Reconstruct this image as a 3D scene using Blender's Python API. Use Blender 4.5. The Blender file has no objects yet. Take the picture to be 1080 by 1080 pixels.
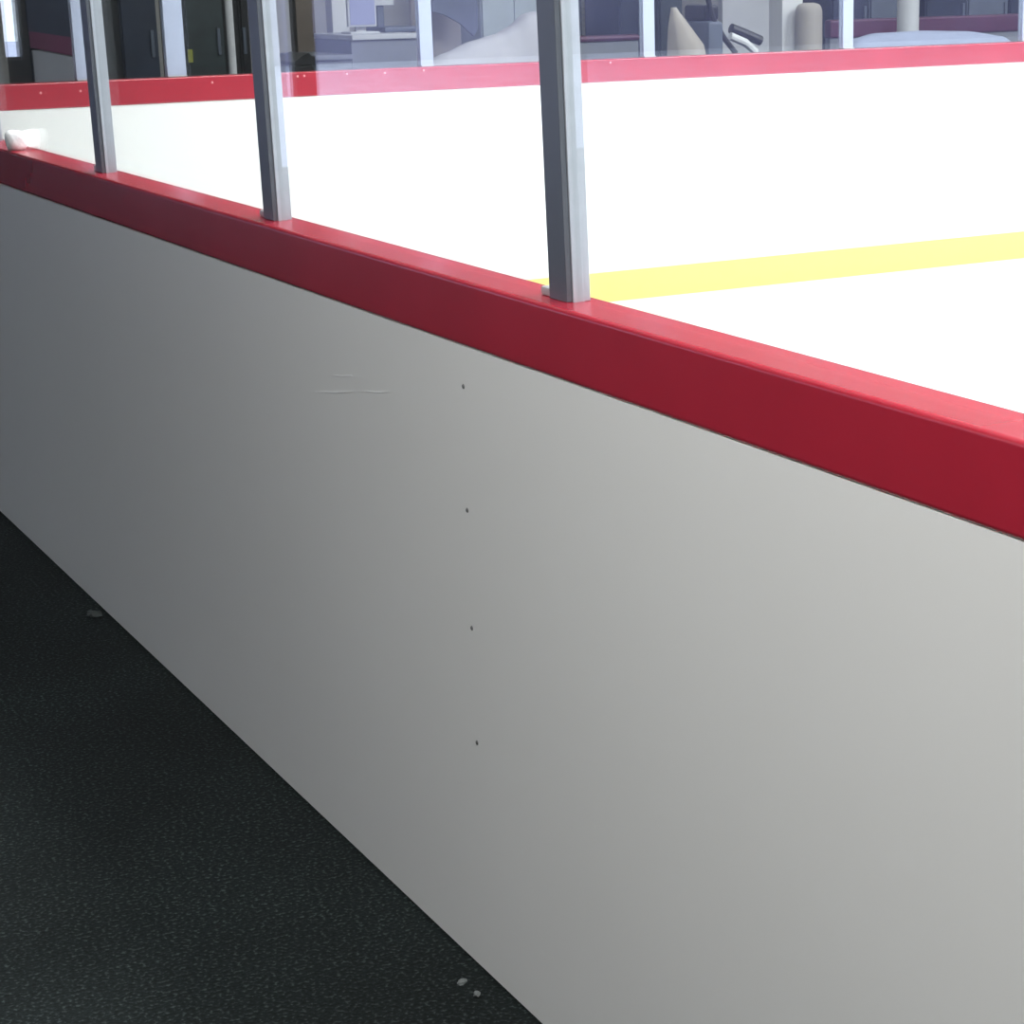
import bpy, bmesh, math, random
from mathutils import Vector, Matrix
random.seed(4)
S = bpy.context.scene
C = S.collection
PI = math.pi

# ------------------------------------------------------------------ camera
F, PITCH, ROLL, YAW = 2151.4, 0.26796, -0.01848, 0.51019
CX, CY = 680.26, 558.70
CAM = Vector((-1.16476, 0.0, 1.48179))
fw = Vector((math.sin(YAW)*math.cos(PITCH), math.cos(YAW)*math.cos(PITCH), -math.sin(PITCH)))
rt = Vector((math.cos(YAW), -math.sin(YAW), 0)); up = rt.cross(fw)
rt2 = rt*math.cos(ROLL) + up*math.sin(ROLL)
up2 = -rt*math.sin(ROLL) + up*math.cos(ROLL)
cd = bpy.data.cameras.new('camera'); cam = bpy.data.objects.new('camera', cd); C.objects.link(cam)
m = Matrix((rt2, up2, -fw)).transposed().to_4x4(); m.translation = CAM
cam.matrix_world = m
cd.sensor_fit = 'HORIZONTAL'; cd.sensor_width = 36.0; cd.lens = F/1080*36
cd.shift_x = (540-CX)/1080; cd.shift_y = (CY-540)/1080
cd.clip_start = .05; cd.clip_end = 200
S.camera = cam

def ray(px, py):
    return fw + rt2*((px-CX)/F) - up2*((py-CY)/F)
def on_y(px, py, y):
    d = ray(px, py); return CAM + d*((y-CAM.y)/d.y)
def on_z(px, py, z):
    d = ray(px, py); return CAM + d*((z-CAM.z)/d.z)
def on_x(px, py, x):
    d = ray(px, py); return CAM + d*((x-CAM.x)/d.x)

# ------------------------------------------------------------------ materials
def mat(name, col, rough=.5, metal=0., spec=.5, var=0., vscale=6., bump=0., bscale=60.):
    M = bpy.data.materials.new(name); M.use_nodes = True
    nt = M.node_tree; b = nt.nodes['Principled BSDF']
    b.inputs['Base Color'].default_value = (*col, 1)
    b.inputs['Roughness'].default_value = rough
    b.inputs['Metallic'].default_value = metal
    b.inputs['Specular IOR Level'].default_value = spec
    tc = nt.nodes.new('ShaderNodeTexCoord')
    if var:
        n = nt.nodes.new('ShaderNodeTexNoise'); n.inputs['Scale'].default_value = vscale; n.inputs['Detail'].default_value = 4
        nt.links.new(tc.outputs['Object'], n.inputs['Vector'])
        r = nt.nodes.new('ShaderNodeMapRange')
        r.inputs[1].default_value = .3; r.inputs[2].default_value = .7
        r.inputs[3].default_value = 1-var; r.inputs[4].default_value = 1+var
        nt.links.new(n.outputs['Fac'], r.inputs[0])
        mx = nt.nodes.new('ShaderNodeVectorMath'); mx.operation = 'MULTIPLY'
        mx.inputs[0].default_value = col
        nt.links.new(r.outputs[0], mx.inputs[1]); nt.links.new(mx.outputs[0], b.inputs['Base Color'])
    if bump:
        n2 = nt.nodes.new('ShaderNodeTexNoise'); n2.inputs['Scale'].default_value = bscale; n2.inputs['Detail'].default_value = 3
        nt.links.new(tc.outputs['Object'], n2.inputs['Vector'])
        bp = nt.nodes.new('ShaderNodeBump'); bp.inputs['Strength'].default_value = bump; bp.inputs['Distance'].default_value = .004
        nt.links.new(n2.outputs['Fac'], bp.inputs['Height']); nt.links.new(bp.outputs[0], b.inputs['Normal'])
    return M

def glass_mat(name, tint):
    M = bpy.data.materials.new(name); M.use_nodes = True
    nt = M.node_tree; nt.nodes.remove(nt.nodes['Principled BSDF'])
    out = nt.nodes['Material Output']
    t = nt.nodes.new('ShaderNodeBsdfTransparent'); t.inputs[0].default_value = (*tint, 1)
    g = nt.nodes.new('ShaderNodeBsdfGlossy'); g.inputs['Roughness'].default_value = .0; g.inputs[0].default_value = (1, 1, 1, 1)
    f = nt.nodes.new('ShaderNodeFresnel'); f.inputs[0].default_value = 1.5
    geo = nt.nodes.new('ShaderNodeNewGeometry')
    ior = nt.nodes.new('ShaderNodeMath'); ior.operation = 'MULTIPLY_ADD'   # keep the pane thin: no total reflection on its far side
    ior.inputs[1].default_value = 1/1.5-1.5; ior.inputs[2].default_value = 1.5
    nt.links.new(geo.outputs['Backfacing'], ior.inputs[0]); nt.links.new(ior.outputs[0], f.inputs[0])
    f.inputs[0].default_value = 1.5
    nt.links.remove(f.inputs[0].links[0])
    lw = nt.nodes.new('ShaderNodeFresnel')
    nt.nodes.remove(lw)
    # Schlick on |cos|, the same on both faces
    dot = nt.nodes.new('ShaderNodeVectorMath'); dot.operation = 'DOT_PRODUCT'
    nt.links.new(geo.outputs['Incoming'], dot.inputs[0]); nt.links.new(geo.outputs['Normal'], dot.inputs[1])
    ab = nt.nodes.new('ShaderNodeMath'); ab.operation = 'ABSOLUTE'; nt.links.new(dot.outputs['Value'], ab.inputs[0])
    om = nt.nodes.new('ShaderNodeMath'); om.operation = 'SUBTRACT'; om.inputs[0].default_value = 1; nt.links.new(ab.outputs[0], om.inputs[1])
    pw = nt.nodes.new('ShaderNodeMath'); pw.operation = 'POWER'; pw.inputs[1].default_value = 5; nt.links.new(om.outputs[0], pw.inputs[0])
    ma = nt.nodes.new('ShaderNodeMath'); ma.operation = 'MULTIPLY_ADD'; ma.inputs[1].default_value = .95; ma.inputs[2].default_value = .05
    nt.links.new(pw.outputs[0], ma.inputs[0])
    nt.nodes.remove(f); nt.nodes.remove(ior)
    mx = nt.nodes.new('ShaderNodeMixShader')
    nt.links.new(ma.outputs[0], mx.inputs[0]); nt.links.new(t.outputs[0], mx.inputs[1]); nt.links.new(g.outputs[0], mx.inputs[2])
    nt.links.new(mx.outputs[0], out.inputs['Surface'])
    return M

def rubber_mat():
    M = mat('rubber_floor', (.012, .016, .017), .75, spec=.22)
    nt = M.node_tree; b = nt.nodes['Principled BSDF']; tc = nt.nodes['Texture Coordinate']
    n = nt.nodes.new('ShaderNodeTexNoise'); n.inputs['Scale'].default_value = 140; n.inputs['Detail'].default_value = 2
    n3 = nt.nodes.new('ShaderNodeTexNoise'); n3.inputs['Scale'].default_value = 2.2; n3.inputs['Detail'].default_value = 3
    for q in (n, n3): nt.links.new(tc.outputs['Object'], q.inputs['Vector'])
    r = nt.nodes.new('ShaderNodeValToRGB')
    e = r.color_ramp.elements
    e[0].position = .35; e[0].color = (.0025, .0045, .0045, 1)
    e[1].position = .72; e[1].color = (.058, .076, .075, 1)
    k = e.new(.56); k.color = (.0085, .0135, .0135, 1)
    nt.links.new(n.outputs['Fac'], r.inputs[0])
    mr = nt.nodes.new('ShaderNodeMapRange'); mr.inputs[1].default_value = .3; mr.inputs[2].default_value = .7
    mr.inputs[3].default_value = .75; mr.inputs[4].default_value = 1.25
    nt.links.new(n3.outputs['Fac'], mr.inputs[0])
    mx = nt.nodes.new('ShaderNodeVectorMath'); mx.operation = 'MULTIPLY'
    nt.links.new(r.outputs[0], mx.inputs[0]); nt.links.new(mr.outputs[0], mx.inputs[1])
    nt.links.new(mx.outputs[0], b.inputs['Base Color'])
    bp = nt.nodes.new('ShaderNodeBump'); bp.inputs['Strength'].default_value = .5; bp.inputs['Distance'].default_value = .002
    nt.links.new(n.outputs['Fac'], bp.inputs['Height']); nt.links.new(bp.outputs[0], b.inputs['Normal'])
    return M

def panel_mat():
    M = mat('white_board_plastic', (.80, .81, .795), .36, spec=.45, var=.012, vscale=1.5)
    return M

MT = dict(
    white=panel_mat(),
    red=mat('red_plastic', (.37, .015, .034), .24, spec=.85, var=.06, vscale=4),
    yellow=mat('yellow_plastic', (.88, .70, .20), .4),
    ice=mat('ice', (.86, .90, .92), .16, var=.03, vscale=1.2),
    rubber=rubber_mat(),
    alu=mat('aluminium', (.46, .50, .56), .42, metal=.25, var=.04, vscale=30),
    strip=mat('dark_metal', (.12, .135, .16), .38, metal=.3),
    shoe=mat('dull_metal', (.45, .46, .46), .5, metal=.4),
    glass=glass_mat('clear_glass', (.985, .995, .99)),
    screw=mat('screw_metal', (.16, .16, .16), .5, metal=.3),
    plug=mat('pale_plug', (.75, .33, .33), .4),
    wall=mat('painted_wall', (.50, .49, .47), .8, var=.06, vscale=3, bump=.1),
    dwall=mat('dark_painted_wall', (.03, .035, .04), .8, var=.1),
    ceil=mat('ceiling_paint', (.55, .55, .54), .9),
    frame=mat('window_frame_metal', (.10, .10, .11), .5),
    pave=mat('concrete', (.58, .60, .72), .9, var=.15, vscale=1.5),
    navy=mat('navy_paint', (.012, .02, .045), .45, var=.2, vscale=5),
    slate=mat('slate_paint', (.10, .12, .16), .5, var=.1),
    dgreen=mat('dark_green_paint', (.02, .032, .035), .5, var=.3, vscale=9),
    maroon=mat('maroon_vinyl', (.085, .016, .055), .45, var=.1),
    grey=mat('grey_laminate', (.20, .215, .25), .5, var=.08),
    lgrey=mat('light_grey_paint', (.55, .56, .58), .6, var=.04),
    wht=mat('white_paint', (.72, .73, .74), .6, var=.03),
    beige=mat('beige_paint', (.40, .37, .33), .7, var=.05),
    brown=mat('brown_paint', (.12, .095, .08), .6, var=.1),
    teal=mat('grey_green_paint', (.44, .50, .51), .6, var=.05),
    black=mat('black_plastic', (.012, .012, .014), .4, var=.2),
    cloth=mat('pale_cover_cloth', (.50, .49, .52), .85, var=.06, bump=.4, bscale=14),
    bcloth=mat('pale_blue_cover_cloth', (.34, .38, .52), .85, var=.06, bump=.4, bscale=14),
    sack=mat('beige_cloth', (.42, .38, .34), .9, var=.08, bump=.5, bscale=18),
    white_lump=mat('white_lump', (.95, .96, .97), .7, bump=.5, bscale=90),
    scrap=mat('pale_scrap', (.17, .19, .19), .8, var=.3, vscale=90),
    dscrap=mat('grey_scrap', (.05, .06, .06), .8),
    sticker=mat('yellow_sticker', (.30, .32, .05), .6),
    added_wall=mat('added_dim_wall', (.27, .26, .40), .9, var=.25, vscale=.5),
    palemetal=mat('pale_blue_metal', (.40, .45, .58), .4, metal=.1),
    scuff=mat('pale_scuff', (.92, .93, .93), .6),
    lampbox=mat('lamp_housing', (.7, .7, .7), .5),
)
def screen_mat():
    M = bpy.data.materials.new('lit_screen'); M.use_nodes = True
    b = M.node_tree.nodes['Principled BSDF']
    b.inputs['Base Color'].default_value = (.02, .02, .03, 1)
    b.inputs['Emission Color'].default_value = (.55, .6, 1, 1); b.inputs['Emission Strength'].default_value = .55
    return M
MT['screen'] = screen_mat()

# ------------------------------------------------------------------ helpers
def tag(o, label=None, cat=None, group=None, kind=None):
    if label: o['label'] = label
    if cat: o['category'] = cat
    if group: o['group'] = group
    if kind: o['kind'] = kind
    return o
def empty(name, loc, label, cat, group=None):
    o = bpy.data.objects.new(name, None); C.objects.link(o); o.location = loc
    o.empty_display_size = .1
    bpy.context.view_layer.update()
    return tag(o, label, cat, group)
def link(name, bm, m, parent=None, smooth=True):
    bmesh.ops.recalc_face_normals(bm, faces=bm.faces)
    me = bpy.data.meshes.new(name); bm.to_mesh(me); bm.free()
    me.materials.append(MT[m])
    if smooth:
        for p in me.polygons: p.use_smooth = True
        try: me.set_sharp_from_angle(angle=math.radians(35))
        except Exception: pass
    o = bpy.data.objects.new(name, me); C.objects.link(o)
    if smooth:
        w_ = o.modifiers.new('weighted_normals', 'WEIGHTED_NORMAL'); w_.keep_sharp = True; w_.weight = 80
    if parent:
        o.parent = parent
        root = Vector((0, 0, 0)); p = parent
        while p: root += p.location; p = p.parent
        me.transform(Matrix.Translation(-root))
    return o
def add_box(bm, x0, x1, y0, y1, z0, z1, bev=0., seg=2):
    r = bmesh.ops.create_cube(bm, size=1)
    vs = r['verts']
    for v in vs:
        v.co = Vector(((x0+x1)/2+v.co.x*(x1-x0), (y0+y1)/2+v.co.y*(y1-y0), (z0+z1)/2+v.co.z*(z1-z0)))
    if bev:
        es = list({e for v in vs for e in v.link_edges})
        bmesh.ops.bevel(bm, geom=es, offset=bev, segments=seg, affect='EDGES', profile=.5)
    return vs
def box(name, x0, x1, y0, y1, z0, z1, m, parent=None, bev=0., kind=None):
    bm = bmesh.new(); add_box(bm, min(x0, x1), max(x0, x1), y0, y1, z0, z1, bev)
    o = link(name, bm, m, parent)
    if kind: o['kind'] = kind
    return o
def own(o):
    """origin of a single-mesh thing to its base centre"""
    vs = [v.co for v in o.data.vertices]
    c = Vector(((min(v.x for v in vs)+max(v.x for v in vs))/2, (min(v.y for v in vs)+max(v.y for v in vs))/2, min(v.z for v in vs)))
    o.data.transform(Matrix.Translation(-c)); o.location = c
    return o
def add_tube(bm, pts, r, n=10):
    pts = [Vector(p) for p in pts]; rings = []
    for i, p in enumerate(pts):
        d = (pts[min(i+1, len(pts)-1)]-pts[max(i-1, 0)]).normalized()
        a = d.cross(Vector((0, 0, 1)));
        if a.length < .01: a = d.cross(Vector((0, 1, 0)))
        a.normalize(); b = d.cross(a)
        rings.append([bm.verts.new(p+a*r*math.cos(2*PI*k/n)+b*r*math.sin(2*PI*k/n)) for k in range(n)])
    for q, s in zip(rings, rings[1:]):
        for k in range(n): bm.faces.new((q[k], q[(k+1) % n], s[(k+1) % n], s[k]))
    bm.faces.new(rings[0]); bm.faces.new(rings[-1])
def add_lathe(bm, c, prof, n=28, sx=1, sy=1):
    rings = [[bm.verts.new((c[0]+r*sx*math.cos(2*PI*k/n), c[1]+r*sy*math.sin(2*PI*k/n), c[2]+z)) for k in range(n)] for r, z in prof]
    for q, s in zip(rings, rings[1:]):
        for k in range(n): bm.faces.new((q[k], q[(k+1) % n], s[(k+1) % n], s[k]))
    bm.faces.new(rings[0]); bm.faces.new(rings[-1])
def sweep(bm, path, prof):
    """path: list of (x, y, nx, ny), n pointing away from the lobby; prof: closed (offset, z) list"""
    rings = [[bm.verts.new((x+nx*o, y+ny*o, z)) for o, z in prof] for x, y, nx, ny in path]
    n = len(prof)
    for q, s in zip(rings, rings[1:]):
        for k in range(n): bm.faces.new((q[k], q[(k+1) % n], s[(k+1) % n], s[k]))
    bm.faces.new(rings[0]); bm.faces.new(rings[-1])
def rect(o0, o1, z0, z1, r=0., n=4):
    if not r: return [(o0, z0), (o1, z0), (o1, z1), (o0, z1)]
    out = []
    for cx, cz, a0 in ((o1-r, z0+r, -PI/2), (o1-r, z1-r, 0), (o0+r, z1-r, PI/2), (o0+r, z0+r, PI)):
        for k in range(n+1):
            a = a0+PI/2*k/n; out.append((cx+r*math.cos(a), cz+r*math.sin(a)))
    return out

# ------------------------------------------------------------------ key sizes
H1, H2 = .9764, 1.07                # near cap rail, bottom and top
WC = .078                           # depth of the cap rail
L = 8.4235                          # end boards' ice face
ICE = -.026
FB, FT, YT = .987, 1.089, .1146     # end boards: cap bottom, cap top, kickplate top
RC = .42                            # corner radius
YS = -6.0                           # near boards start here, behind the camera
NY = 14.0                           # north wall
XE = 20.0; YH = -6.5               # hall limits
LX = -11.5                          # lobby west wall

# ------------------------------------------------------------------ setting
box('floor', LX, 0.02, YS-2, NY, -.10, 0, 'rubber', kind='structure')
box('floor_end', 0.02, XE, L+.06, NY, -.10, 0, 'rubber', kind='structure')
box('floor_ice', .02, XE, YH, L+.06, -.12, ICE, 'ice', kind='structure')
box('ceiling', LX, -.15, YS-2, NY, 3.0, 3.1, 'ceil', kind='structure')
box('ceiling_hall', -.15, XE, YH, NY, 6.0, 6.1, 'ceil', kind='structure')
box('wall_header', -.15, -.05, YS-2, NY, 2.95, 6.0, 'wall', kind='structure')
box('wall_west', LX-.15, LX, YS-2, NY, -.1, 3.1, 'wall', kind='structure')
box('wall_south', LX, -.06, YS-2.15, YS-2, -.1, 3.1, 'wall', kind='structure')
box('wall_south_hall', -.05, XE, YH-.15, YH, -.12, 6.1, 'dwall', kind='structure')  # unseen wall, set near and dark to keep end-glass reflections low
box('wall_east', XE, XE+.15, YH, NY, -.12, 6.1, 'wall', kind='structure')
# north wall: window openings on the lobby side, closed behind the end boards
W0, W1, WZ0, WZ1 = LX+.4, -3.64, .12, 2.75
SX0, SX1 = -1.965, -1.86
bm = bmesh.new()
for b_ in ((LX, W0, -.1, 3.1), (-3.996, -3.855, WZ0, WZ1), (W0, W1, -.1, WZ0), (W0, W1, WZ1, 3.1), (W1, SX0, -.1, 3.1),
           (SX0, SX1, -.1, .98), (SX0, SX1, 2.3, 3.1), (SX1, -.1, -.1, 3.1)):
    add_box(bm, b_[0], b_[1], NY, NY+.15, b_[2], b_[3])
link('wall_north_lobby', bm, 'dwall')['kind'] = 'structure'
box('wall_north', -.1, XE, NY, NY+.15, -.1, 6.1, 'wall', kind='structure')
box('floor_pavement', LX-30, 6, NY+.15, NY+45, -.20, -.12, 'pave', kind='structure')
box('wall_added_backdrop', LX-40, -9.6, NY+23, NY+29, -.2, 7, 'added_wall', kind='structure')  # added wall, dims the sky mirrored in the near glass
wins = ((W0, -3.996), (-3.855, W1)); nwin = 2; FWD = .012
for i, (x0, x1) in enumerate(wins):
    bm = bmesh.new()
    for b_ in ((x0, x0+FWD, WZ0, WZ1), (x1-FWD, x1, WZ0, WZ1), (x0+FWD, x1-FWD, WZ0, WZ0+.05), (x0+FWD, x1-FWD, WZ1-.05, WZ1)):
        add_box(bm, b_[0], b_[1], NY+.04, NY+.10, b_[2], b_[3])
    w = link('window_%d' % (i+1), bm, 'frame'); w['kind'] = 'structure'
    box('pane', x0+FWD, x1-FWD, NY+.065, NY+.073, WZ0+.05, WZ1-.05, 'glass', w)
w = box('window_%d' % (nwin+1), SX0, SX1, NY+.04, NY+.10, .98, 1.0, 'frame', kind='structure')
box('pane', SX0, SX1, NY+.065, NY+.073, 1.0, 2.3, 'glass', w)

# ------------------------------------------------------------------ near boards
near_path = [(0, YS, 1, 0), (0, 0, 1, 0), (0, L-RC, 1, 0)]
# the outer face turns through the corner on radius RC + thickness
RO = RC+WC
cx0, cy0 = RO, L-RC
for k in range(1, 13):
    a = PI/2*k/12
    near_path.append((cx0-RO*math.cos(a), cy0+RO*math.sin(a), math.cos(a), -math.sin(a)))
nb = empty('dasher_board', (0, 2, 0), 'white rink board with red cap rail running along the dark rubber floor', 'rink board')
def strip(name, path, prof, m, parent):
    bm = bmesh.new(); sweep(bm, path, prof); return link(name, bm, m, parent)
strip('facing_panel', near_path, rect(0, .012, .004, H1), 'white', nb)
strip('ice_side_panel', near_path, rect(.058, .070, ICE, H1), 'white', nb)
strip('kickplate', near_path, rect(.070, .078, ICE, YT), 'yellow', nb)
strip('cap_rail', near_path, rect(-.002, WC+.002, H1, H2, .007), 'red', nb)
SY = 2.603
for px, py in ((490, 408), (492.5, 538), (497, 662), (503, 783)):
    p = on_x(px, py, 0)
    bm = bmesh.new(); add_lathe(bm, (0, 0, 0), [(.0006, .0016), (.0026, .0014), (.0038, 0), (.0038, -.002)], 14)
    bm.transform(Matrix.Translation((0, SY+(p.y-SY)*.5, p.z)) @ Matrix.Rotation(-PI/2, 4, 'Y'))
    link('screw', bm, 'screw', nb)

for k, (pa, pb, h) in enumerate((((332, 413.5), (372, 413), .0024), ((384, 413), (411, 413.6), .0018), ((352, 396), (372, 396.5), .0016))):
    a, b = on_x(*pa, 0), on_x(*pb, 0)
    bm = bmesh.new(); lo = []
    for x in (-.0006, .0005):
        n = 9; top = []; bot = []
        for i in range(n):
            u = i/(n-1); q = a.lerp(b, u); w = h*(.25+.75*math.sin(PI*u)**.6)
            top.append(bm.verts.new((x, q.y, q.z+w*.5+.0006*math.sin(7*u+k)))); bot.append(bm.verts.new((x, q.y, q.z-w*.5+.0006*math.sin(7*u+k))))
        lo.append(top+bot[::-1])
    bm.faces.new(lo[0]); bm.faces.new(lo[1]); N = len(lo[0])
    for i in range(N): bm.faces.new((lo[0][i], lo[0][(i+1) % N], lo[1][(i+1) % N], lo[1][i]))
    tag(link('scuff', bm, 'scuff', nb), 'pale scuff line on the white board')

# ------------------------------------------------------------------ end boards
eb = empty('dasher_board', (6, L+.04, 0), 'white rink board with red cap rail and yellow kickplate across the ice', 'rink board')
end_path = [(RO, L+WC, 0, -1), (XE, L+WC, 0, -1)]
strip('facing_panel', end_path, rect(0, .012, 0, FB), 'white', eb)
strip('ice_side_panel', end_path, rect(.060, WC, ICE, FB), 'white', eb)
strip('kickplate', end_path, rect(WC, WC+.008, ICE, YT), 'yellow', eb)
strip('cap_rail', end_path, rect(-.004, WC+.006, FB, FT, .006), 'red', eb)
for px, py in ((43, 98), (85, 96), (224, 87), (314, 80.5), (321, 80), (366, 78), (406, 77), (447, 73.5), (644, 66)):
    p = on_y(px, py, L-.007)
    bm = bmesh.new(); add_lathe(bm, (0, 0, 0), [(.001, .0025), (.004, .002), (.005, 0), (.005, -.004)], 12)
    bm.transform(Matrix.Translation((p.x, L-.006, max(FB+.012, min(p.z, FT-.014)))) @ Matrix.Rotation(PI/2, 4, 'X'))
    link('plug', bm, 'plug', eb)

# ------------------------------------------------------------------ glass and posts along the near boards
PY0, PDY, LEAN = 2.3204, 1.1134, math.tan(math.radians(1.955))
GT = 2.35
PX0, PX1, PW = .026, .060, .052     # post across the board, and along it
GX0, GX1 = .038, .048
def lean_y(bm):
    for v in bm.verts: v.co.y += (v.co.z-H2)*LEAN
def near_post(i, label):
    y = PY0+i*PDY
    t = empty('glass_post', ((PX0+PX1)/2, y, H2), label, 'post', 'posts holding the near glass')
    bm = bmesh.new()
    # aluminium channel: face flanges, web and the two glazing slots
    y0, y1 = y, y+PW
    add_box(bm, PX1-.010, PX1, y0, y1, H2, GT+.02, .0015)
    add_box(bm, PX0+.009, PX1-.009, y0, y1-.004, H2, GT+.018)
    lean_y(bm); link('channel', bm, 'alu', t)
    bm = bmesh.new(); add_box(bm, PX0, PX0+.0088, y0+.002, y1, H2, GT+.018, .0015)  # lobby-side face, coloured darker than the channel
    lean_y(bm); tag(link('lobby_face', bm, 'strip', t), 'darker lobby-side face of the post')
    bm = bmesh.new(); add_box(bm, PX0+.004, PX1-.006, y1+.0005, y1+.034, H2, H2+.012, .003)
    link('base_clip', bm, 'shoe', t)
    bm = bmesh.new(); add_box(bm, PX0-.002, PX1+.002, y0-.002, y1+.002, GT+.02, GT+.028, .002)
    lean_y(bm); link('end_cap', bm, 'shoe', t)
    return t
names = {-2: 'grey metal glass post well behind the camera on the red cap rail',
         -1: 'grey metal glass post beside the camera on the red cap rail',
         0: 'widest light grey metal post on the red cap rail, left of the yellow band',
         1: 'middle of the three grey metal posts on the near red cap rail',
         2: 'slim grey metal post with black side, leftmost full post on near rail',
         3: 'grey metal post cut by the photo\'s left edge, beside the white snow lump',
         4: 'grey metal post farther along near rail than the small white lump',
         5: 'grey metal post at the corner end of the near rail'}
for i in sorted(names): near_post(i, names[i])
gl = {-2: 'clear glass pane behind the camera above the red cap rail',
      -1: 'large clear glass pane right of the widest grey post',
      0: 'clear glass pane between the widest post and the middle post',
      1: 'clear glass pane between the middle post and the slim leftmost post',
      2: 'clear glass pane left of the slim black-sided post, above the small white lump',
      3: 'clear glass pane just past the photo\'s left edge on near rail',
      4: 'clear glass pane nearest the corner on the near rail'}
for i in sorted(gl):
    y0 = PY0+i*PDY+PW+.001; y1 = PY0+(i+1)*PDY-.001
    bm = bmesh.new(); add_box(bm, GX0, GX1, y0, y1, H2-.003, GT); lean_y(bm)
    o = own(link('rink_glass', bm, 'glass', smooth=False)); tag(o, gl[i], 'glass pane', 'panes of the near glass')

# ------------------------------------------------------------------ glass and posts along the end boards
FX0, FDX = 1.39115, 1.12027
EG = 2.7
en = {-1: 'pale end-glass post nearest the rink corner, at the photo\'s left edge',
      0: 'wide pale blue-grey end-glass post between the dark lockers',
      1: 'pale end-glass post right of the grey counter',
      2: 'pale end-glass post between two dark lockers right of the slatted shutter',
      3: 'pale lavender end-glass post right of the beige rounded pillar',
      4: 'pale end-glass post at the photo\'s right edge'}
post_x = {k: FX0+k*FDX for k in range(-1, 9)}
post_x[-1] = on_y(84, 40, L+.04).x
for k in sorted(post_x):
    x = post_x[k]; wd = .030 if k != 0 else .040
    lab = en.get(k, 'pale end-glass post beyond the photo\'s right edge')
    if k > 4: lab = '%s pale end-glass post past the photo\'s right edge' % ['first', 'second', 'third', 'fourth'][k-5]
    t = empty('glass_post', (x, L+.05, FT), lab, 'post', 'posts holding the end glass')
    bm = bmesh.new()
    add_box(bm, x-wd, x+wd, L+.022, L+.030, FT, EG+.02, .001)
    add_box(bm, x-wd, x+wd, L+.052, L+.060, FT, EG+.02, .001)
    add_box(bm, x-wd+.012, x+wd-.012, L+.029, L+.053, FT, EG+.018)
    link('channel', bm, 'palemetal', t)
    bm = bmesh.new(); add_box(bm, x-wd, x+wd, L+.012, L+.066, FT, FT+.006, .002)
    link('base_plate', bm, 'shoe', t)
ks = sorted(post_x)
egl = {-1: 'end-glass pane in front of the dark cabinets and lockers', 0: 'end-glass pane in front of the brown pillar and grey counter',
       1: 'end-glass pane in front of the pale draped heap', 2: 'end-glass pane in front of the beige sack and black machine',
       3: 'end-glass pane in front of the pale blue draped heap'}
for k, k2 in zip(ks, ks[1:]):
    bm = bmesh.new(); add_box(bm, post_x[k]+(.041 if k == 0 else .031), post_x[k2]-(.041 if k2 == 0 else .031), L+.036, L+.046, FT-.003, EG)
    o = own(link('rink_glass', bm, 'glass', smooth=False))
    lab = egl.get(k) or '%s end-glass pane past the photo\'s right edge' % ['first', 'second', 'third', 'fourth'][k-4]
    tag(o, lab, 'glass pane', 'panes of the end glass')

# ------------------------------------------------------------------ small loose things
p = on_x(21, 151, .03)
bm = bmesh.new(); bmesh.ops.create_icosphere(bm, subdivisions=3, radius=.030)  # rough white lump standing on the cap rail
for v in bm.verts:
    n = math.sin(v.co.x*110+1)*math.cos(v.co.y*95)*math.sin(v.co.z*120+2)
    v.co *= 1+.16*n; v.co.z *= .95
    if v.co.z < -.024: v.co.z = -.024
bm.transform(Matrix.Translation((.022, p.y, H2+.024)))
tag(own(link('rail_lump', bm, 'white_lump')), 'small white lump on the red cap rail', 'white_lump')

def scrap(px, py, m, r, h, label, seed):
    p = on_z(px, py, 0); rnd = random.Random(seed)
    bm = bmesh.new(); bmesh.ops.create_icosphere(bm, subdivisions=2, radius=1)
    for v in bm.verts:
        v.co *= 1+rnd.uniform(-.25, .25)
        v.co = Vector((v.co.x*r*1.2, v.co.y*r*.8, max(v.co.z, -.5)*h))
    bm.transform(Matrix.Translation((p.x, p.y, h*.5)) @ Matrix.Rotation(rnd.uniform(0, 3), 4, 'Z'))
    tag(own(link('scrap', bm, m)), label, 'scrap', 'scraps on the rubber floor')
scrap(487, 1037, 'scrap', .0075, .004, 'pale scrap on the dark floor, the upper of two near the board', 1)
scrap(503, 1050, 'scrap', .0070, .004, 'pale scrap on the dark floor, the lower of two near the board', 2)
scrap(100, 650, 'dscrap', .018, .010, 'dark grey scrap lying against the foot of the white board', 3)

# ------------------------------------------------------------------ behind the end boards
def span(p0, p1, y, py=30):
    return on_y(p0, py, y).x, on_y(p1, py, y).x
def zed(px, py, y):
    return on_y(px, py, y).z
def locker(p0, p1, y, h, m, label, group='lockers along the far wall', handle=True):
    x0, x1 = span(p0, p1, y)
    t = empty('locker', ((x0+x1)/2, y+.25, 0), label, 'locker', group)
    box('body', x0, x1, y, y+.5, 0, h, m, t, .008)
    d = box('door', x0+.012, x1-.012, y-.018, y-.001, .08, h-.04, m, t, .004)
    if handle: box('handle', x1-.055, x1-.035, y-.036, y-.019, 1.02, 1.18, 'slate', d, .004)
    return t
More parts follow.
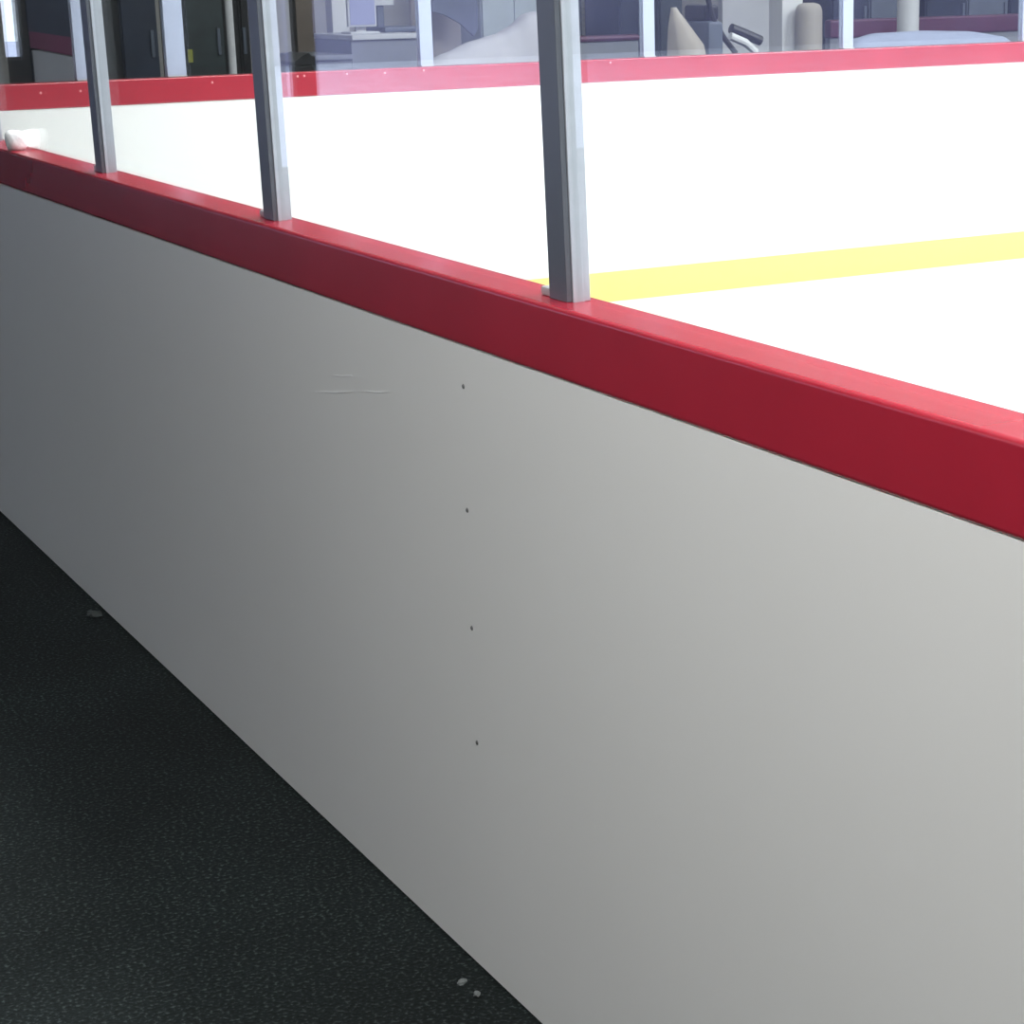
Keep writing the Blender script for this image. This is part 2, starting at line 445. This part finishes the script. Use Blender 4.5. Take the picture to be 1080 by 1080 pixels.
# navy cabinet with maroon band
y = 12.4; x0, x1 = span(29, 79, y)
t = empty('tall_cabinet', ((x0+x1)/2, y+.3, 0), 'tall navy cabinet with slanted maroon band and grey lower front', 'cabinet')
box('body', x0, x1, y, y+.6, 0, 1.9, 'navy', t, .01)
zb = zed(55, 52, y)
box('lower_panel', x0+.01, x1-.01, y-.02, y-.001, .1, zb, 'grey', t, .004)
bm = bmesh.new()
a0, a1, b0, b1 = zed(29, 33, y), zed(29, 50, y), zed(79, 40, y), zed(79, 60, y)
vs = [bm.verts.new(q) for q in ((x0, y-.03, a1), (x1, y-.03, b1), (x1, y-.03, b0), (x0, y-.03, a0))]
f_ = bm.faces.new(vs); ex = bmesh.ops.extrude_face_region(bm, geom=[f_])
for v in ex['geom']:
    if isinstance(v, bmesh.types.BMVert): v.co.y += .008
link('band', bm, 'maroon', t)
# lockers on the left
locker(126, 166, 12.6, 1.85, 'navy', 'navy locker left of the wide pale end-glass post')
t = locker(194, 236, 12.6, 1.85, 'dgreen', 'dark green-black locker with yellow sticker right of the wide post')
xs0, xs1 = span(195, 200, 12.6)
box('sticker', xs0, xs1, 12.576, 12.5815, zed(198, 66, 12.6), zed(198, 52, 12.6), 'sticker', t)
locker(252, 263, 12.6, 1.85, 'black', 'narrow black locker seen just left of the middle near post')
def pole(p0, p1, y, h, m, label, name='pillar', cat='pillar', round_=False):
    x0, x1 = span(p0, p1, y); w = x1-x0; c = (x0+x1)/2
    t = empty(name, (c, y+w/2, 0), label, cat)
    bm = bmesh.new()
    if round_: add_lathe(bm, (c, y+w/2, 0), [(w/2, 0), (w/2, h)], 24)
    else: add_box(bm, x0, x1, y, y+w, 0, h, .008)
    link('shaft', bm, m, t)
    bm = bmesh.new()
    if round_: add_lathe(bm, (c, y+w/2, 0), [(w/2+.02, 0), (w/2+.02, .08), (w/2+.004, .1)], 24)
    else: add_box(bm, x0-.02, x1+.02, y-.02, y+w+.02, 0, .12, .006)
    link('base', bm, m, t)
    return t
pole(240, 248, 11.0, 6.0, 'lgrey', 'thin light grey pole in front of the dark lockers', 'pole', 'pole', True)
pole(313, 333, 12.2, 6.0, 'brown', 'square brown pillar above the black bin')
pole(351, 369, 12.3, 6.0, 'wht', 'square white pillar left of the lit screen')
pole(825, 847, 11.5, 6.0, 'wht', 'square white pillar beside the beige rounded pillar')
pole(955, 974, 11.0, 6.0, 'lgrey', 'round light grey pillar above the pale blue draped heap', round_=True)
# beige rounded pillar
y = 11.3; x0, x1 = span(849, 873, y); c = (x0+x1)/2; r = (x1-x0)/2; zt = zed(860, 3, y)
t = empty('bollard', (c, y+r, 0), 'beige pillar with rounded top right of the white pillar', 'bollard')
bm = bmesh.new(); add_lathe(bm, (c, y+r, 0), [(r, 0), (r, zt-.06), (r*.93, zt-.03), (r*.75, zt-.01), (r*.4, zt), (.002, zt)], 24)
link('shaft', bm, 'beige', t)
bm = bmesh.new(); add_lathe(bm, (c, y+r, 0), [(r+.03, 0), (r+.03, .02), (r+.01, .025)], 24); link('base', bm, 'shoe', t)
# black bin behind the boards
y = 9.2; x0, x1 = span(311, 331, y, 65); zt = zed(320, 57, y)
t = empty('bin', ((x0+x1)/2, y+.12, 0), 'black bin with a peaked lid just behind the end boards', 'bin')
bm = bmesh.new(); vs = add_box(bm, x0, x1, y, y+.24, 0, zt-.05, .01)
link('body', bm, 'black', t)
bm = bmesh.new()
pr = [(x0-.004, zt-.05), (x1+.004, zt-.05), (x1+.004, zt-.02), ((x0+x1)/2+.02, zt+.005), (x0+.03, zt-.012), (x0-.004, zt-.035)]
lo = [bm.verts.new((x, y-.006, z)) for x, z in pr]; hi = [bm.verts.new((x, y+.246, z)) for x, z in pr]
bm.faces.new(lo); bm.faces.new(hi)
for k in range(6): bm.faces.new((lo[k], lo[(k+1) % 6], hi[(k+1) % 6], hi[k]))
link('lid', bm, 'black', t)
# counter, low wing and high front
y = 11.2; x0, xm = span(334, 372, y, 50); xm, x1 = xm, span(372, 441, y, 50)[1]
zl, zh = zed(350, 58, y), zed(405, 36, y)
t = empty('counter', ((x0+x1)/2, y+.3, 0), 'grey service counter with low left wing, left of an end-glass post', 'counter')
box('front', x0, xm, y+.02, y+.6, 0, zl-.03, 'grey', t, .004)
box('top', x0-.01, xm, y, y+.62, zl-.03, zl, 'grey', t, .006)
box('front', xm, x1, y+.02, y+.6, 0, zh-.03, 'grey', t, .004)
box('top', xm, x1+.01, y, y+.62, zh-.03, zh, 'lgrey', t, .006)
# lit screen on the counter
xa, xb = span(370, 396, y+.2, 15); zb = zed(383, 26, y+.2)
t = empty('monitor', ((xa+xb)/2, y+.25, zh), 'monitor with pale blue lit screen standing on the grey counter', 'monitor')
box('bezel', xa-.012, xb+.012, y+.215, y+.245, zb-.012, zb+.34, 'lgrey', t, .004)
box('screen', xa, xb, y+.208, y+.2145, zb, zb+.325, 'screen', t)
box('stand', (xa+xb)/2-.03, (xa+xb)/2+.03, y+.246, y+.27, zh+.004, zb+.1, 'lgrey', t)
box('foot', (xa+xb)/2-.09, (xa+xb)/2+.09, y+.18, y+.34, zh, zh+.012, 'lgrey', t, .003)
# till on the counter
xa, xb = span(402, 440, y+.3, 20)
t = empty('till', ((xa+xb)/2, y+.4, zh), 'slate grey till with raised display right of the lit screen', 'till')
za = zed(420, 28, y+.3)
box('base', xa, xb, y+.25, y+.55, zh, za, 'slate', t, .01)
box('stem', xa+.02, xa+.06, y+.40, y+.44, za, za+.12, 'slate', t)
box('display', xa-.02, xa+.12, y+.38, y+.42, za+.12, za+.24, 'lgrey', t, .006)
# slate cloth hanging, beige screen behind
y = 12.9; x0, x1 = span(456, 506, y)
t = own(box('partition', x0-.02, x1, y+.3, y+.34, 0, 2.2, 'beige', None, .01)); tag(t, 'beige partition behind the slate hanging cloth', 'partition')
bm = bmesh.new()
pts = [on_y(456, 0, y), on_y(456, 12, y), on_y(470, 16, y), on_y(486, 25, y), on_y(500, 38, y), on_y(504, 30, y), on_y(505, 0, y)]
pts[0].z = pts[-1].z = 2.1
N = len(pts)
lo = [bm.verts.new(p) for p in pts]; hi = [bm.verts.new(p+Vector((0, .03, 0))) for p in pts]
bm.faces.new(lo); bm.faces.new(hi)
for k in range(N): bm.faces.new((lo[k], lo[(k+1) % N], hi[(k+1) % N], hi[k]))
t = empty('hanging_cloth', ((x0+x1)/2, y+.02, 0), 'slate grey cloth hanging to a point beside the grey-green cabinet', 'cloth')
link('cloth', bm, 'slate', t)
box('rail', x0-.05, x1+.02, y-.01, y+.29, 2.1, 2.13, 'shoe', t)
# grey-green cabinet
y = 13.32; x0, x1 = span(507, 576, y)
t = empty('tall_cabinet', ((x0+x1)/2, y+.3, 0), 'tall pale grey-green cabinet left of the widest near post', 'cabinet')
box('body', x0, x1, y, y+.6, 0, 2.0, 'teal', t, .01)
for a, b, s in ((x0+.01, (x0+x1)/2-.003, 1), ((x0+x1)/2+.003, x1-.01, -1)):
    d = box('door', a, b, y-.02, y-.001, .1, 1.97, 'teal', t, .003)
    hx = b-.03 if s > 0 else a+.03
    box('handle', hx-.008, hx+.008, y-.04, y-.021, .9, 1.05, 'shoe', d, .003)
# draped heaps
def heap(p0, p1, y, prof, m, label, dep=.55):
    """a cloth lying over a rounded stack: outline prof in (0..1, pixel y), rounded front to back"""
    bm = bmesh.new(); n = 40; k_ = 14; rings = []
    for i in range(n+1):
        u = i/n; px = p0+(p1-p0)*u
        j = max(a for a in range(len(prof)-1) if prof[a][0] <= u+1e-9)
        a, b = prof[j], prof[j+1]; w = (u-a[0])/(b[0]-a[0]); w = w*w*(3-2*w)*.5+w*.5
        z = zed(px, a[1]+(b[1]-a[1])*w, y+dep*.35); x = on_y(px, 40, y+dep*.35).x
        ring = []
        for k in range(k_+1):
            v = -1+2*k/k_
            ring.append(bm.verts.new((x, y+dep/2+v*dep/2, z*(1-abs(v)**3.2) if 0 < k < k_ else 0)))
        rings.append(ring)
    for q, s in zip(rings, rings[1:]):
        for k in range(k_): bm.faces.new((q[k], q[k+1], s[k+1], s[k]))
        bm.faces.new((q[k_], q[0], s[0], s[k_]))
    bm.faces.new(rings[0]); bm.faces.new(rings[-1])
    o = own(link('covered_heap', bm, m)); tag(o, label, 'covered heap', 'draped heaps behind the end boards')
heap(458, 600, 9.6, [(0, 66), (.12, 57), (.35, 43), (.52, 36), (.62, 28), (.74, 14), (.8, 12), (.86, 22), (1, 62)], 'cloth', 'pale grey draped heap with a peak left of the widest near post')
heap(896, 1086, 9.9, [(0, 58), (.06, 42), (.2, 35), (.45, 32.5), (.7, 33), (.88, 38), (1, 58)], 'bcloth', 'wide low pale blue draped heap in front of the maroon bench')
# slatted shutter
y = 13.5; x0, x1 = span(610, 651, y); zb = zed(630, 37, y)
t = empty('shutter', ((x0+x1)/2, y+.05, 0), 'grey slatted shutter right of the widest near post', 'shutter')
bm = bmesh.new()
for a, b, c_, d in ((x0, x0+.03, 0, 2.2), (x1-.03, x1, 0, 2.2), (x0+.03, x1-.03, 2.17, 2.2), (x0+.03, x1-.03, 0, zb)): add_box(bm, a, b, y, y+.08, c_, d)
link('frame', bm, 'slate', t)
bm = bmesh.new(); z = zb
while z < 2.16:
    add_box(bm, x0+.031, x1-.031, y+.02, y+.05, z+.002, z+.034, .004); z += .04
link('slats', bm, 'lgrey', t)
def bench(p0, p1, y, pt, pb, label):
    x0, x1 = span(p0, p1, y, 40); zt = zed((p0+p1)/2, pt, y); zb = zed((p0+p1)/2, pb, y)
    t = empty('bench', ((x0+x1)/2, y+.2, 0), label, 'bench', 'maroon padded benches')
    box('backrest', x0, x1, y, y+.09, zb, zt, 'maroon', t, .02)
    box('seat', x0, x1, y+.1, y+.5, .5, .58, 'maroon', t, .02)
    box('back_panel', x0+.01, x1-.01, y+.02, y+.08, .3, zb-.001, 'grey', t)
    for a in (x0+.02, x1-.07):
        for b in (y+.03, y+.44): box('leg', a, a+.05, b, b+.04, 0, .50 if b > y+.2 else .3, 'shoe', t)
bench(612, 676, 12.0, 37, 44, 'short maroon padded bench below the grey slatted shutter')
bench(876, 1120, 12.2, 17, 36, 'long maroon padded bench behind the pale blue draped heap')
locker(652, 679, 12.9, 1.9, 'navy', 'navy locker between the slatted shutter and an end-glass post')
locker(694, 720, 12.9, 1.9, 'dgreen', 'dark grey-green locker behind the beige cone-shaped sack')
for i, (a, b) in enumerate(((876, 915), (916, 953), (975, 1018), (1019, 1062), (1063, 1110))):
    locker(a, b, 13.3, 1.9, 'navy' if i % 2 == 0 else 'slate', ['navy locker right of the beige rounded pillar', 'slate locker left of the round grey pillar',
           'navy locker right of the round grey pillar', 'slate locker second right of the round grey pillar', 'navy locker at the photo\'s right edge'][i])
# beige sack
y = 9.7; c0 = on_y(741, 60, y).x; zt = zed(722, 8, y)
x_t = on_y(723, 8, y).x; r = (on_y(762, 60, y).x-on_y(720, 60, y).x)/2
bm = bmesh.new(); rings = []
for z, rr, cx in ((0, r*1.15, c0), (.3, r*1.25, c0), (.6, r*1.2, c0), (.85, r*1.02, c0), (zt-.2, r*.80, c0-.03), (zt-.1, r*.48, (c0+x_t*2)/3), (zt-.03, r*.22, x_t+.01), (zt, r*.12, x_t)):
    rings.append([bm.verts.new((cx+rr*math.cos(a)*(1+.06*math.sin(5*a)), y+r+rr*math.sin(a)*(1+.05*math.cos(4*a)), z)) for a in [2*PI*k/24 for k in range(24)]])
for q, s in zip(rings, rings[1:]):
    for k in range(24): bm.faces.new((q[k], q[(k+1) % 24], s[(k+1) % 24], s[k]))
bm.faces.new(rings[0]); bm.faces.new(rings[-1])
tag(own(link('sack', bm, 'sack')), 'beige cone-shaped cloth sack standing left of the black machine', 'sack')
# black machine with slanted handles
y = 10.3
P = lambda px, py, dy=0: on_y(px, py, y+dy)
a = P(752, 30); b = P(769, 30)
t = empty('floor_machine', (a.x+.1, y+.2, 0), 'black walk-behind machine with slanted handles right of the beige sack', 'machine')
zt = P(760, 22).z
box('body', a.x, b.x, y+.05, y+.45, .12, zt, 'slate', t, .03)
box('tank', a.x+.01, b.x-.002, y+.1, y+.35, zt, P(760, 5).z, 'black', t, .02)
for dy in (.08, .42):
    bm = bmesh.new(); add_tube(bm, [P(745, -8, dy), P(752, 20, dy), P(765, 42, dy), P(776, 56, dy)], .016); link('handle', bm, 'black', t)
bm = bmesh.new(); add_tube(bm, [P(771, 30, .25), P(786, 36, .25), P(802, 43, .25)], .030); link('arm', bm, 'black', t)
bm = bmesh.new(); add_tube(bm, [P(770, 38, .22), P(786, 45, .22), P(796, 54, .22), P(797, 75, .22)], .024); link('hose', bm, 'wht', t)
for dy in (.1, .4):
    bm = bmesh.new(); add_lathe(bm, (0, 0, 0), [(.02, -.03), (.12, -.03), (.13, 0), (.12, .03), (.02, .03)], 24)
    bm.transform(Matrix.Translation((a.x+.08, y+dy, .13)) @ Matrix.Rotation(PI/2, 4, 'X')); link('wheel', bm, 'black', t)
# pale partition behind the machine
y = 13.4; x0, x1 = span(762, 824, y)
tag(own(box('partition', x0, x1, y, y+.06, 0, 2.3, 'lgrey', None, .01)), 'pale grey partition behind the black machine', 'partition')

# ------------------------------------------------------------------ lamps
def lamp(x, y, z, sx, sy, watts, col, label, grp, spread=PI):
    t = empty('ceiling_lamp', (x, y, z+.06), label, 'lamp', grp)
    bm = bmesh.new(); add_box(bm, x-sx/2-.03, x+sx/2+.03, y-sy/2-.03, y+sy/2+.03, z+.01, z+.06, .006)
    link('housing', bm, 'lampbox', t)
    ld = bpy.data.lights.new('tube_light', 'AREA'); ld.shape = 'RECTANGLE'; ld.size = sx; ld.size_y = sy
    ld.energy = watts; ld.color = col; ld.spread = spread
    o = bpy.data.objects.new('tube_light', ld); C.objects.link(o); o.parent = t; o.location = (0, 0, -.065)
ICE_W = 430
for i in range(3):
    for j in range(2):
        lamp(2.8+i*5.5, -.5+j*5.5, 5.94, 2.2, .5, ICE_W, (.965, .98, 1), 'long ceiling lamp above the ice, out of the photo', 'lamps above the ice')
lamp(8, 11.4, 5.94, 2.0, .5, 30, (.92, .95, 1), 'ceiling lamp above the area behind the end boards', 'lamps above the end area')
lamp(-1.35, 1.25, 2.94, .4, 1.4, 80, (1, .98, .95), 'ceiling lamp above the rubber floor behind the camera', 'lamps above the rubber floor')
lamp(-1.35, -3.4, 2.94, .4, 1.4, 60, (1, .98, .95), 'ceiling lamp above the rubber floor behind the camera', 'lamps above the rubber floor')

lamp(-5.5, 7.0, 2.94, .4, 1.4, 52, (.90, .96, 1), 'ceiling lamp above the lobby left of the photo', 'lamps above the rubber floor')

# ------------------------------------------------------------------ sky, view
W = bpy.data.worlds.new('sky'); S.world = W; W.use_nodes = True
bg = W.node_tree.nodes['Background']; bg.inputs[0].default_value = (.74, .83, 1, 1); bg.inputs[1].default_value = 3.2
vs_ = S.view_settings
S.display_settings.display_device = 'sRGB'
vs_.view_transform = 'Standard'; vs_.look = 'None'; vs_.gamma = 1; vs_.use_curve_mapping = False
vs_.exposure = 0.0
